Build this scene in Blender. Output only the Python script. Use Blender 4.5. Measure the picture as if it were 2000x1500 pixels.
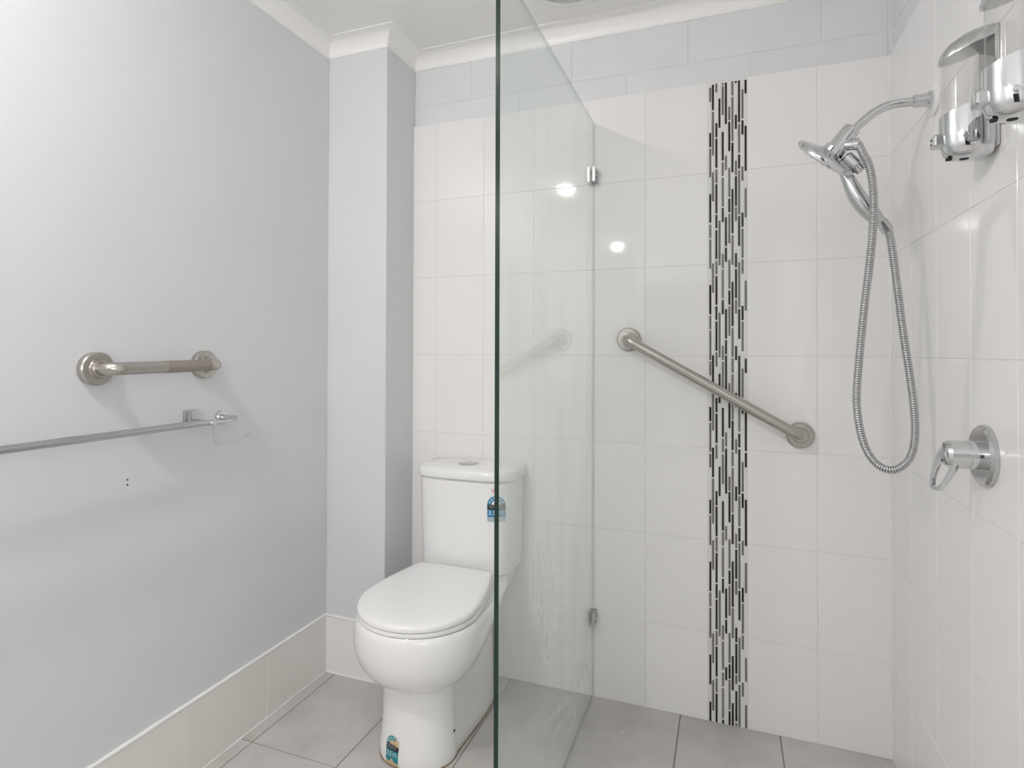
import bpy, bmesh, math, random
from mathutils import Vector, Matrix
random.seed(7)
for o in list(bpy.data.objects):
    bpy.data.objects.remove(o)
S = bpy.context.scene
COL = S.collection

# ------------------------------------------------------------------ camera
F_PX, CX, CY = 1130.016, 1000.0, 676.747          # focal length and principal point in 2000x1500 pixels
CAM_H = 1.2042
CR = Vector((0.93718002, 0.34883426, 0.00287459))
CU = Vector((0.00056757584, -0.00976501919, 0.99995216))
CF = Vector((-0.34884564, 0.93713356, 0.00934957))
cam_d = bpy.data.cameras.new('camera')
cam = bpy.data.objects.new('camera', cam_d)
COL.objects.link(cam)
M = Matrix((CR, CU, -CF)).transposed().to_4x4()
M.translation = Vector((0, 0, CAM_H))
cam.matrix_world = M
cam_d.sensor_width = 36.0
cam_d.lens = F_PX * 36.0 / 2000.0
cam_d.shift_y = -(750.0 - CY) / 2000.0
cam_d.clip_start = 0.02
S.camera = cam

# ------------------------------------------------------------------ world, exposure
W = bpy.data.worlds.new('world')
S.world = W
W.use_nodes = True
W.node_tree.nodes['Background'].inputs[0].default_value = (0.95, 0.97, 1.0, 1)
W.node_tree.nodes['Background'].inputs[1].default_value = 4.6
S.view_settings.view_transform = 'Standard'
S.view_settings.look = 'None'
S.view_settings.gamma = 1.0
S.view_settings.use_curve_mapping = False
S.view_settings.exposure = -0.08
S.cycles.max_bounces = 10
S.cycles.diffuse_bounces = 8
S.cycles.glossy_bounces = 4
S.cycles.transparent_max_bounces = 12
LAMP_STRENGTH = 520.0

# ------------------------------------------------------------------ room numbers (metres)
D = 2.0089        # tiled face of the back wall
XR = 0.4564       # tiled face of the right wall
XL = -1.4245      # painted face of the left wall
PY = 1.8152       # front of the boxed-in column
PX = -1.1666      # side of the column
GX = -0.442       # shower screen
YB = -3.0         # wall behind the camera
ZC = 2.372        # ceiling
Z6, TP = 0.2878, 0.3015
TTOP = Z6 + 6 * TP

def ray(u, v):
    return CR * ((u - CX) / F_PX) + CU * ((CY - v) / F_PX) + CF
def hit(u, v, axis, val):
    d = ray(u, v)
    t = (val - (CAM_H if axis == 2 else 0)) / d[axis]
    return d * t + Vector((0, 0, CAM_H))

# ------------------------------------------------------------------ materials
MATS = {}
def nmat(name):
    m = bpy.data.materials.new(name)
    m.use_nodes = True
    MATS[name] = m
    return m, m.node_tree.nodes, m.node_tree.links, m.node_tree.nodes['Principled BSDF']
def simple(name, col, rough, metal=0.0, bump=0.0, bscale=60.0, var=0.0, vscale=4.0, coat=0.0, rvar=0.0, tint=0.0):
    m, N, L, b = nmat(name)
    b.inputs['Base Color'].default_value = (*col, 1)
    b.inputs['Roughness'].default_value = rough
    b.inputs['Metallic'].default_value = metal
    if coat:
        b.inputs['Coat Weight'].default_value = coat
        b.inputs['Coat Roughness'].default_value = 0.04
    tc = N.new('ShaderNodeTexCoord')
    src = None
    if var:
        nz = N.new('ShaderNodeTexNoise'); nz.inputs['Scale'].default_value = vscale
        nz.inputs['Detail'].default_value = 3; nz.inputs['Roughness'].default_value = 0.6
        geo = N.new('ShaderNodeNewGeometry')
        L.new(geo.outputs['Position'], nz.inputs['Vector'])
        mp = N.new('ShaderNodeMapRange')
        mp.inputs['From Min'].default_value = 0.3; mp.inputs['From Max'].default_value = 0.7
        mp.inputs['To Min'].default_value = 1 - var; mp.inputs['To Max'].default_value = 1 + var
        L.new(nz.outputs['Fac'], mp.inputs['Value'])
        src = mp.outputs['Result']
    if tint:
        oi = N.new('ShaderNodeObjectInfo')
        mt = N.new('ShaderNodeMapRange')
        mt.inputs['To Min'].default_value = 1 - tint; mt.inputs['To Max'].default_value = 1 + tint
        L.new(oi.outputs['Random'], mt.inputs['Value'])
        if src:
            mu = N.new('ShaderNodeMath'); mu.operation = 'MULTIPLY'
            L.new(src, mu.inputs[0]); L.new(mt.outputs['Result'], mu.inputs[1]); src = mu.outputs[0]
        else:
            src = mt.outputs['Result']
    if src:
        vm = N.new('ShaderNodeVectorMath'); vm.operation = 'SCALE'
        vm.inputs[0].default_value = col
        L.new(src, vm.inputs['Scale'])
        L.new(vm.outputs['Vector'], b.inputs['Base Color'])
    if rvar:
        nr = N.new('ShaderNodeTexNoise'); nr.inputs['Scale'].default_value = 18; nr.inputs['Detail'].default_value = 5
        mr = N.new('ShaderNodeMapRange')
        mr.inputs['From Min'].default_value = 0.35; mr.inputs['From Max'].default_value = 0.65
        mr.inputs['To Min'].default_value = max(0.02, rough - rvar); mr.inputs['To Max'].default_value = rough + rvar
        L.new(tc.outputs['Object'], nr.inputs['Vector']); L.new(nr.outputs['Fac'], mr.inputs['Value'])
        L.new(mr.outputs['Result'], b.inputs['Roughness'])
    if bump:
        nb = N.new('ShaderNodeTexNoise'); nb.inputs['Scale'].default_value = bscale; nb.inputs['Detail'].default_value = 3
        geo2 = N.new('ShaderNodeNewGeometry')
        L.new(geo2.outputs['Position'], nb.inputs['Vector'])
        bp = N.new('ShaderNodeBump'); bp.inputs['Strength'].default_value = 1.0; bp.inputs['Distance'].default_value = bump
        L.new(nb.outputs['Fac'], bp.inputs['Height'])
        L.new(bp.outputs['Normal'], b.inputs['Normal'])
    return m

simple('wall_tile', (0.855, 0.841, 0.839), 0.05, tint=0.012)
simple('tile_grout', (0.75, 0.74, 0.72), 0.8)
simple('wall_paint', (0.70, 0.71, 0.73), 0.45, var=0.015, vscale=2.0)
simple('block_paint', (0.73, 0.745, 0.77), 0.55, bump=0.0012, bscale=70, var=0.02, vscale=8)
simple('ceiling_paint', (0.91, 0.90, 0.88), 0.7)
simple('cornice_paint', (0.92, 0.91, 0.895), 0.35)
simple('skirting_tile', (0.80, 0.785, 0.75), 0.16, tint=0.02)
simple('white_sealant', (0.86, 0.86, 0.85), 0.4, bump=0.0006, bscale=90)
simple('floor_grout', (0.24, 0.225, 0.21), 0.9)
simple('vitreous_china', (0.88, 0.875, 0.87), 0.06, coat=0.5)
simple('seat_plastic', (0.88, 0.875, 0.875), 0.10)
simple('chrome', (0.70, 0.71, 0.72), 0.06, metal=1.0)
simple('hose_metal', (0.56, 0.565, 0.57), 0.20, metal=1.0)
simple('chrome_spotted', (0.60, 0.605, 0.61), 0.16, metal=1.0, var=0.05, vscale=60)
simple('brushed_steel', (0.52, 0.49, 0.455), 0.27, metal=1.0, var=0.03, vscale=150)
simple('knurled_steel', (0.40, 0.36, 0.325), 0.52, metal=1.0, bump=0.0012, bscale=900)
simple('black_glass', (0.012, 0.011, 0.011), 0.08)
simple('grey_glass', (0.17, 0.165, 0.16), 0.10, tint=0.08)
simple('white_glass', (0.80, 0.795, 0.785), 0.10, tint=0.01)
simple('white_plastic', (0.83, 0.83, 0.82), 0.3)
simple('dark_void', (0.02, 0.02, 0.02), 0.8)
simple('sticker_blue', (0.035, 0.22, 0.42), 0.35)
simple('sticker_teal', (0.02, 0.26, 0.31), 0.35, var=0.2, vscale=120)
simple('sticker_black', (0.02, 0.02, 0.022), 0.4)
simple('sticker_white', (0.80, 0.82, 0.82), 0.4)
simple('sticker_grey', (0.42, 0.48, 0.50), 0.4)
simple('sticker_tan', (0.62, 0.47, 0.27), 0.5, var=0.2, vscale=90)
simple('sticker_red', (0.75, 0.10, 0.07), 0.4)
simple('fan_grille', (0.40, 0.36, 0.31), 0.6)
simple('sealant_stain', (0.30, 0.21, 0.13), 0.7, var=0.3, vscale=60)
simple('door_added_paint', (0.55, 0.54, 0.52), 0.5)  # frame of the added doorway
simple('hall_reflection_dark', (0.10, 0.095, 0.09), 0.8)  # dark inside of the added hall, mirrored in the chrome
simple('green_scale', (0.22, 0.30, 0.24), 0.5)

# floor tile: grey porcelain, cloudy mottling, a few pale flecks
m, N, L, b = nmat('floor_tile')
geo = N.new('ShaderNodeNewGeometry'); oi = N.new('ShaderNodeObjectInfo')
n1 = N.new('ShaderNodeTexNoise'); n1.inputs['Scale'].default_value = 5.0; n1.inputs['Detail'].default_value = 7; n1.inputs['Roughness'].default_value = 0.62
ad = N.new('ShaderNodeVectorMath'); ad.operation = 'ADD'
sc = N.new('ShaderNodeVectorMath'); sc.operation = 'SCALE'; sc.inputs[0].default_value = (7, 3, 5)
L.new(oi.outputs['Random'], sc.inputs['Scale']); L.new(geo.outputs['Position'], ad.inputs[0]); L.new(sc.outputs['Vector'], ad.inputs[1])
L.new(ad.outputs['Vector'], n1.inputs['Vector'])
cr = N.new('ShaderNodeValToRGB')
cr.color_ramp.elements[0].position = 0.30; cr.color_ramp.elements[0].color = (0.47, 0.45, 0.43, 1)
cr.color_ramp.elements[1].position = 0.72; cr.color_ramp.elements[1].color = (0.62, 0.60, 0.585, 1)
L.new(n1.outputs['Fac'], cr.inputs['Fac'])
vo = N.new('ShaderNodeTexVoronoi'); vo.inputs['Scale'].default_value = 5.0
L.new(geo.outputs['Position'], vo.inputs['Vector'])
lt = N.new('ShaderNodeMath'); lt.operation = 'LESS_THAN'; lt.inputs[1].default_value = 0.022
L.new(vo.outputs['Distance'], lt.inputs[0])
mx = N.new('ShaderNodeMix'); mx.data_type = 'RGBA'
L.new(lt.outputs[0], mx.inputs['Factor']); L.new(cr.outputs['Color'], mx.inputs['A']); mx.inputs['B'].default_value = (0.75, 0.73, 0.70, 1)
L.new(mx.outputs['Result'], b.inputs['Base Color'])
b.inputs['Roughness'].default_value = 0.38

def schlick(N, L):
    g = N.new('ShaderNodeNewGeometry')
    dt = N.new('ShaderNodeVectorMath'); dt.operation = 'DOT_PRODUCT'
    L.new(g.outputs['Incoming'], dt.inputs[0]); L.new(g.outputs['Normal'], dt.inputs[1])
    ab = N.new('ShaderNodeMath'); ab.operation = 'ABSOLUTE'; L.new(dt.outputs['Value'], ab.inputs[0])
    on = N.new('ShaderNodeMath'); on.operation = 'SUBTRACT'; on.inputs[0].default_value = 1.0; L.new(ab.outputs[0], on.inputs[1])
    pw = N.new('ShaderNodeMath'); pw.operation = 'POWER'; pw.inputs[1].default_value = 5.0; L.new(on.outputs[0], pw.inputs[0])
    ma = N.new('ShaderNodeMath'); ma.operation = 'MULTIPLY_ADD'; ma.inputs[1].default_value = 0.96; ma.inputs[2].default_value = 0.04
    L.new(pw.outputs[0], ma.inputs[0])
    return ma.outputs[0], g
# clear glass that dried water and soap have streaked
m, N, L, b = nmat('screen_glass')
N.remove(b)
fr, g = schlick(N, L)
tr = N.new('ShaderNodeBsdfTransparent'); tr.inputs['Color'].default_value = (0.955, 0.98, 0.965, 1)
gl = N.new('ShaderNodeBsdfGlossy'); gl.inputs['Roughness'].default_value = 0.0; gl.inputs['Color'].default_value = (1, 1, 1, 1)
m1 = N.new('ShaderNodeMixShader'); L.new(fr, m1.inputs[0]); L.new(tr.outputs[0], m1.inputs[1]); L.new(gl.outputs[0], m1.inputs[2])
df = N.new('ShaderNodeBsdfDiffuse'); df.inputs['Color'].default_value = (0.70, 0.73, 0.71, 1)
tl = N.new('ShaderNodeBsdfTranslucent'); tl.inputs['Color'].default_value = (0.70, 0.73, 0.71, 1)
ds = N.new('ShaderNodeMixShader'); ds.inputs[0].default_value = 0.5; L.new(df.outputs[0], ds.inputs[1]); L.new(tl.outputs[0], ds.inputs[2])
mpv = N.new('ShaderNodeMapping'); mpv.inputs['Scale'].default_value = (1, 7, 1.3)
L.new(g.outputs['Position'], mpv.inputs['Vector'])
st = N.new('ShaderNodeTexNoise'); st.inputs['Scale'].default_value = 2.2; st.inputs['Detail'].default_value = 4; st.inputs['Roughness'].default_value = 0.55
L.new(mpv.outputs['Vector'], st.inputs['Vector'])
ms = N.new('ShaderNodeMapRange'); ms.inputs['From Min'].default_value = 0.42; ms.inputs['From Max'].default_value = 0.75
ms.inputs['To Min'].default_value = 0.045; ms.inputs['To Max'].default_value = 0.085
L.new(st.outputs['Fac'], ms.inputs['Value'])
sx = N.new('ShaderNodeSeparateXYZ'); L.new(g.outputs['Position'], sx.inputs[0])
hz = N.new('ShaderNodeMapRange'); hz.inputs['From Min'].default_value = 1.5; hz.inputs['From Max'].default_value = 0.3
hz.inputs['To Min'].default_value = 0.8; hz.inputs['To Max'].default_value = 2.0
L.new(sx.outputs['Z'], hz.inputs['Value'])
p0 = N.new('ShaderNodeMath'); p0.operation = 'MULTIPLY'; L.new(hz.outputs[0], p0.inputs[0]); L.new(ms.outputs[0], p0.inputs[1])
m2 = N.new('ShaderNodeMixShader'); L.new(p0.outputs[0], m2.inputs[0]); L.new(m1.outputs[0], m2.inputs[1]); L.new(ds.outputs[0], m2.inputs[2])
L.new(m2.outputs[0], N['Material Output'].inputs['Surface'])
m, N, L, b = nmat('glass_arris')
tr = N.new('ShaderNodeBsdfTransparent'); tr.inputs['Color'].default_value = (0.93, 0.97, 0.95, 1)
b.inputs['Base Color'].default_value = (0.30, 0.36, 0.33, 1); b.inputs['Roughness'].default_value = 0.2
m1 = N.new('ShaderNodeMixShader'); m1.inputs[0].default_value = 0.32
L.new(tr.outputs[0], m1.inputs[1]); L.new(b.outputs[0], m1.inputs[2]); L.new(m1.outputs[0], N['Material Output'].inputs['Surface'])
m, N, L, b = nmat('soap_film')
b.inputs['Base Color'].default_value = (0.80, 0.82, 0.80, 1); b.inputs['Roughness'].default_value = 0.6
tr = N.new('ShaderNodeBsdfTransparent'); g = N.new('ShaderNodeNewGeometry')
nz = N.new('ShaderNodeTexNoise'); nz.inputs['Scale'].default_value = 26; nz.inputs['Detail'].default_value = 3
L.new(g.outputs['Position'], nz.inputs['Vector'])
mr = N.new('ShaderNodeMapRange'); mr.inputs['From Min'].default_value = 0.35; mr.inputs['From Max'].default_value = 0.68
mr.inputs['To Min'].default_value = 0.12; mr.inputs['To Max'].default_value = 0.34
L.new(nz.outputs['Fac'], mr.inputs['Value'])
m1 = N.new('ShaderNodeMixShader'); L.new(mr.outputs[0], m1.inputs[0]); L.new(tr.outputs[0], m1.inputs[1]); L.new(b.outputs[0], m1.inputs[2])
L.new(m1.outputs[0], N['Material Output'].inputs['Surface'])
simple('glass_edge', (0.003, 0.024, 0.015), 0.12, rvar=0.05)
# clear plastic
m, N, L, b = nmat('clear_plastic')
N.remove(b)
fr, g = schlick(N, L)
tr = N.new('ShaderNodeBsdfTransparent'); tr.inputs['Color'].default_value = (0.95, 0.95, 0.945, 1)
gl = N.new('ShaderNodeBsdfGlossy'); gl.inputs['Roughness'].default_value = 0.06
m1 = N.new('ShaderNodeMixShader'); L.new(fr, m1.inputs[0]); L.new(tr.outputs[0], m1.inputs[1]); L.new(gl.outputs[0], m1.inputs[2])
L.new(m1.outputs[0], N['Material Output'].inputs['Surface'])
# lamp diffuser
m, N, L, b = nmat('lamp_diffuser')
b.inputs['Base Color'].default_value = (0.9, 0.9, 0.9, 1)
b.inputs['Emission Color'].default_value = (1.0, 0.965, 0.925, 1)
b.inputs['Emission Strength'].default_value = LAMP_STRENGTH

# ------------------------------------------------------------------ mesh helpers
class MB:
    def __init__(s):
        s.v = []; s.f = []; s.mi = []
    def add(s, verts, faces, mi=0):
        o = len(s.v)
        s.v += [tuple(p) for p in verts]
        s.f += [tuple(i + o for i in f) for f in faces]
        s.mi += [mi] * len(faces)
        return s
    def box(s, x0, x1, y0, y1, z0, z1, mi=0):
        vs = [(x0, y0, z0), (x1, y0, z0), (x1, y1, z0), (x0, y1, z0), (x0, y0, z1), (x1, y0, z1), (x1, y1, z1), (x0, y1, z1)]
        return s.add(vs, [(0, 3, 2, 1), (4, 5, 6, 7), (0, 1, 5, 4), (1, 2, 6, 5), (2, 3, 7, 6), (3, 0, 4, 7)], mi)
    def loft(s, rings, cap0=True, cap1=True, closed=True, mi=0):
        n = len(rings[0]); vs = [p for r in rings for p in r]; fs = []
        for i in range(len(rings) - 1):
            for j in range(n if closed else n - 1):
                k = (j + 1) % n
                fs.append((i * n + j, i * n + k, (i + 1) * n + k, (i + 1) * n + j))
        if cap0: fs.append(tuple(reversed(range(n))))
        if cap1: fs.append(tuple((len(rings) - 1) * n + j for j in range(n)))
        return s.add(vs, fs, mi)
    def tube(s, path, rad, n=14, caps=True, mi=0):
        path = [Vector(p) for p in path]
        rads = rad if isinstance(rad, (list, tuple)) else [rad] * len(path)
        t0 = (path[1] - path[0]).normalized()
        up = Vector((0, 0, 1)) if abs(t0.z) < 0.9 else Vector((0, 1, 0))
        nx = t0.cross(up).normalized(); rings = []
        for i, p in enumerate(path):
            if i == 0: t = t0
            elif i == len(path) - 1: t = (path[i] - path[i - 1]).normalized()
            else: t = ((path[i + 1] - path[i]).normalized() + (path[i] - path[i - 1]).normalized()).normalized()
            nx = (nx - t * nx.dot(t)).normalized(); ny = t.cross(nx)
            rings.append([p + (nx * math.cos(a) + ny * math.sin(a)) * rads[i] for a in [2 * math.pi * k / n for k in range(n)]])
        return s.loft(rings, caps, caps, mi=mi)
    def lathe(s, prof, origin, axis, n=40, mi=0, cap0=True, cap1=True):
        """prof: (distance along axis, radius)"""
        a = Vector(axis).normalized(); o = Vector(origin)
        up = Vector((0, 0, 1)) if abs(a.z) < 0.9 else Vector((0, 1, 0))
        x = a.cross(up).normalized(); y = a.cross(x)
        rings = [[o + a * d + (x * math.cos(t) + y * math.sin(t)) * max(r, 1e-5) for t in [2 * math.pi * k / n for k in range(n)]] for d, r in prof]
        return s.loft(rings, cap0, cap1, mi=mi)
    def mesh(s, name, origin=(0, 0, 0)):
        me = bpy.data.meshes.new(name)
        o = Vector(origin)
        me.from_pydata([tuple(Vector(p) - o) for p in s.v], [], s.f)
        for p, i in zip(me.polygons, s.mi): p.material_index = i
        bm = bmesh.new(); bm.from_mesh(me)
        bmesh.ops.remove_doubles(bm, verts=bm.verts, dist=1e-6)
        bmesh.ops.recalc_face_normals(bm, faces=bm.faces)
        bm.to_mesh(me); bm.free()
        return me
def wpos(parent):
    v = Vector((0, 0, 0))
    while parent:
        v += parent.location; parent = parent.parent
    return v
def link(name, me, mats, parent=None, loc=(0, 0, 0)):
    o = bpy.data.objects.new(name, me); COL.objects.link(o)
    if me is not None and len(me.materials) == 0:
        for mm in (mats if isinstance(mats, (list, tuple)) else [mats]): me.materials.append(MATS[mm])
    o.location = loc
    if parent: o.parent = parent
    return o
def build(name, mb, mats, parent=None, smooth=None, bevel=0, origin=None):
    """world-coordinate builder -> object whose origin is its parent's (or the given) origin"""
    base = wpos(parent)
    org = Vector(origin) if origin is not None else base
    me = mb.mesh(name, org)
    if bevel:
        bm = bmesh.new(); bm.from_mesh(me)
        es = [e for e in bm.edges if len(e.link_faces) == 2 and e.calc_face_angle() > 0.6]
        bmesh.ops.bevel(bm, geom=es, offset=bevel, segments=2, profile=0.6, affect='EDGES', clamp_overlap=True)
        bm.to_mesh(me); bm.free()
    if smooth is not None:
        for p in me.polygons: p.use_smooth = True
        me.set_sharp_from_angle(angle=math.radians(smooth))
    return link(name, me, mats, parent, org - base)
def tag(o, label, cat, group=None):
    o['label'] = label; o['category'] = cat
    if group: o['group'] = group
    return o
def thing(name, loc, label, cat, group=None):
    o = bpy.data.objects.new(name, None); COL.objects.link(o); o.location = loc
    o.empty_display_size = 0.05
    return tag(o, label, cat, group)
def struct(o):
    o['kind'] = 'structure'; return o
def fillet(pts, r, n=8):
    pts = [Vector(p) for p in pts]; out = [pts[0]]
    for i in range(1, len(pts) - 1):
        a = (pts[i - 1] - pts[i]); b_ = (pts[i + 1] - pts[i])
        rr = min(r, a.length * 0.49, b_.length * 0.49)
        p0 = pts[i] + a.normalized() * rr; p1 = pts[i] + b_.normalized() * rr
        for k in range(n + 1):
            t = k / n
            out.append(p0 * (1 - t) ** 2 + pts[i] * 2 * t * (1 - t) + p1 * t * t)
    out.append(pts[-1])
    return out
def spline(pts, n=10):
    pts = [Vector(p) for p in pts]; q = [pts[0] * 2 - pts[1]] + pts + [pts[-1] * 2 - pts[-2]]; out = []
    for i in range(1, len(q) - 2):
        for k in range(n):
            t = k / n; a, b_, c, d = q[i - 1], q[i], q[i + 1], q[i + 2]
            out.append(0.5 * ((2 * b_) + (c - a) * t + (2 * a - 5 * b_ + 4 * c - d) * t * t + (3 * b_ - a - 3 * c + d) * t ** 3))
    out.append(pts[-1])
    return out

# ------------------------------------------------------------------ room shell
T = 0.12
fl = struct(build('floor', MB().box(XL - T, XR + T, YB - T, D + T, -0.12, -0.0025), 'floor_grout'))
struct(build('ceiling', MB().box(XL - T, XR + T, YB - T, D + T, ZC, ZC + 0.1), 'ceiling_paint'))
wl = struct(build('wall_left', MB().box(XL - T, XL, YB - T, D + T, -0.12, ZC), 'wall_paint'))
wb = struct(build('wall_back', MB().box(XL, XR + T, D + 0.010, D + T, -0.12, ZC), 'block_paint'))
# right wall with an unseen window behind the camera, added for daylight fill
WY0, WY1, WZ0, WZ1 = -2.5, -0.5, 0.90, 2.1
mbw = MB()
X0w, X1w = XR + 0.010, XR + T
mbw.box(X0w, X1w, YB - T, WY0, -0.12, ZC)
mbw.box(X0w, X1w, WY1, D + 0.010, -0.12, ZC)
mbw.box(X0w, X1w, WY0, WY1, -0.12, WZ0)
mbw.box(X0w, X1w, WY0, WY1, WZ1, ZC)
wr = struct(build('wall_right', mbw, 'block_paint'))
# frame and panes of the added window
wf = MB(); fx0, fx1 = XR + 0.05, XR + 0.09
for (a, b_, c, d) in ((WY0, WY1, WZ0, WZ0 + 0.04), (WY0, WY1, WZ1 - 0.04, WZ1), (WY0, WY0 + 0.04, WZ0 + 0.04, WZ1 - 0.04), (WY1 - 0.04, WY1, WZ0 + 0.04, WZ1 - 0.04), ((WY0 + WY1) / 2 - 0.02, (WY0 + WY1) / 2 + 0.02, WZ0 + 0.04, WZ1 - 0.04)):
    wf.box(fx0, fx1, a, b_, c, d)
win = struct(build('window_added', wf, 'white_plastic'))
for k in range(2):
    ya = WY0 + 0.04 if k == 0 else (WY0 + WY1) / 2 + 0.02
    yb_ = (WY0 + WY1) / 2 - 0.02 if k == 0 else WY1 - 0.04
    build('pane', MB().box(fx0 + 0.018, fx0 + 0.022, ya, yb_, WZ0 + 0.04, WZ1 - 0.04), 'clear_plastic', win)
# rear wall with an added unseen doorway; its dark hall gives chrome contrast
DX0, DX1, DZ = -0.95, -0.15, 2.04
mbr = MB()
mbr.box(XL, DX0, YB - T, YB, -0.12, ZC); mbr.box(DX1, XR + 0.010, YB - T, YB, -0.12, ZC); mbr.box(DX0, DX1, YB - T, YB, DZ, ZC)
struct(build('wall_rear', mbr, 'wall_paint'))
mh = MB(); h0, h1 = YB - T - 1.2, YB - T
mh.box(DX0 - 0.3, DX1 + 0.3, h0 - 0.05, h0, -0.12, 2.4); mh.box(DX0 - 0.35, DX0 - 0.3, h0, h1, -0.12, 2.4); mh.box(DX1 + 0.3, DX1 + 0.35, h0, h1, -0.12, 2.4)
mh.box(DX0 - 0.3, DX1 + 0.3, h0, h1, 2.35, 2.4); mh.box(DX0 - 0.3, DX1 + 0.3, h0, h1, -0.12, -0.003)
struct(build('wall_hall_added', mh, 'hall_reflection_dark'))
struct(build('door_added', MB().box(DX0 - 0.06, DX0, YB, YB + 0.02, 0, DZ).box(DX1, DX1 + 0.06, YB, YB + 0.02, 0, DZ).box(DX0 - 0.06, DX1 + 0.06, YB, YB + 0.02, DZ, DZ + 0.06), 'door_added_paint'))
# boxed-in column
wc = struct(build('wall_column', MB().box(XL, PX, PY, D + 0.010, -0.12, ZC), 'wall_paint', bevel=0.003))

# ------------------------------------------------------------------ wall tiles
def tile_mesh(name, w, h, t=0.008, bev=0.0010):
    mb = MB().box(-w / 2, w / 2, 0, t, -h / 2, h / 2)
    me = mb.mesh(name)
    bm = bmesh.new(); bm.from_mesh(me)
    es = [e for e in bm.edges if all(v.co.y < 1e-6 for v in e.verts)]
    bmesh.ops.bevel(bm, geom=es, offset=bev, segments=2, profile=0.5, affect='EDGES')
    bm.to_mesh(me); bm.free()
    return me
TM = {}
def tmesh(w, h, mat, t=0.008, bev=0.0010):
    k = (round(w, 3), round(h, 3), mat, t)
    if k not in TM:
        TM[k] = tile_mesh('tile', w, h, t, bev); TM[k].materials.append(MATS[mat])
    return TM[k]
G = 0.0018
rowz = [0.0] + [Z6 + k * TP for k in range(7)]
j1 = hit(1596.3, 700, 1, D).x
mR, mL = hit(1460.0, 700, 1, D).x, hit(1383.0, 700, 1, D).x
j4 = hit(1260.5, 700, 1, D).x
left_j = [j4 - 0.2005 * k for k in range(0, 6)]
cols = [(j1, XR), (mR, j1), (j4, mL)]
for k in range(5):
    a, b_ = left_j[k + 1], left_j[k]
    if b_ > PX + 0.01: cols.append((max(a, PX), b_))
build('grout_bed', MB().box(PX, XR, D + 0.0011, D + 0.0099, 0.0, TTOP), 'tile_grout', wb)
for (a, b_) in cols:
    for r in range(7):
        z0, z1 = rowz[r], rowz[r + 1]
        o = link('tile', tmesh(b_ - a - G, z1 - z0 - G, 'wall_tile'), 'wall_tile', wb, ((a + b_) / 2, D, (z0 + z1) / 2))
        o.rotation_euler = (random.gauss(0, 0.0009), 0, random.gauss(0, 0.0009))
# right wall
build('grout_bed', MB().box(XR + 0.0011, XR + 0.0099, -0.205, D, 0.0, TTOP), 'tile_grout', wr)
ycols = [D - 0.2010 * k for k in range(12)]
for k in range(11):
    b_, a = ycols[k], ycols[k + 1]
    for r in range(7):
        z0, z1 = rowz[r], rowz[r + 1]
        o = link('tile', tmesh(b_ - a - G, z1 - z0 - G, 'wall_tile'), 'wall_tile', wr, (XR, (a + b_) / 2, (z0 + z1) / 2))
        o.rotation_euler = (0, random.gauss(0, 0.0009), -math.pi / 2 + random.gauss(0, 0.0009))
# painted blocks above the tiles
zj = 2.172
def block(parent, a, b_, z0, z1, wall):
    w, h = b_ - a - 0.005, z1 - z0
    me = tmesh(w, h, 'block_paint', 0.012, 0.0022)
    if wall == 'back': o = link('block', me, 'block_paint', parent, ((a + b_) / 2, D + 0.0078, (z0 + z1) / 2))
    else:
        o = link('block', me, 'block_paint', parent, (XR + 0.0078, (a + b_) / 2, (z0 + z1) / 2)); o.rotation_euler = (0, 0, -math.pi / 2)
up = [PX, -0.920, -0.522, -0.121, 0.276, XR]
lo = [PX, -0.726, -0.328, 0.074, XR]
for e, z0, z1 in ((lo, TTOP + 0.001, zj - 0.0025), (up, zj + 0.0025, ZC - 0.004)):
    for a, b_ in zip(e[:-1], e[1:]): block(wb, a, b_, z0, z1, 'back')
e1 = [D - 0.20 - 0.398 * k for k in range(6)]; e2 = [D - 0.398 * k for k in range(6)]
for e, z0, z1 in (([D] + e1, TTOP + 0.001, zj - 0.0025), (e2, zj + 0.0025, ZC - 0.004)):
    for a, b_ in zip(e[1:], e[:-1]): block(wr, a, b_, z0, z1, 'right')

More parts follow.
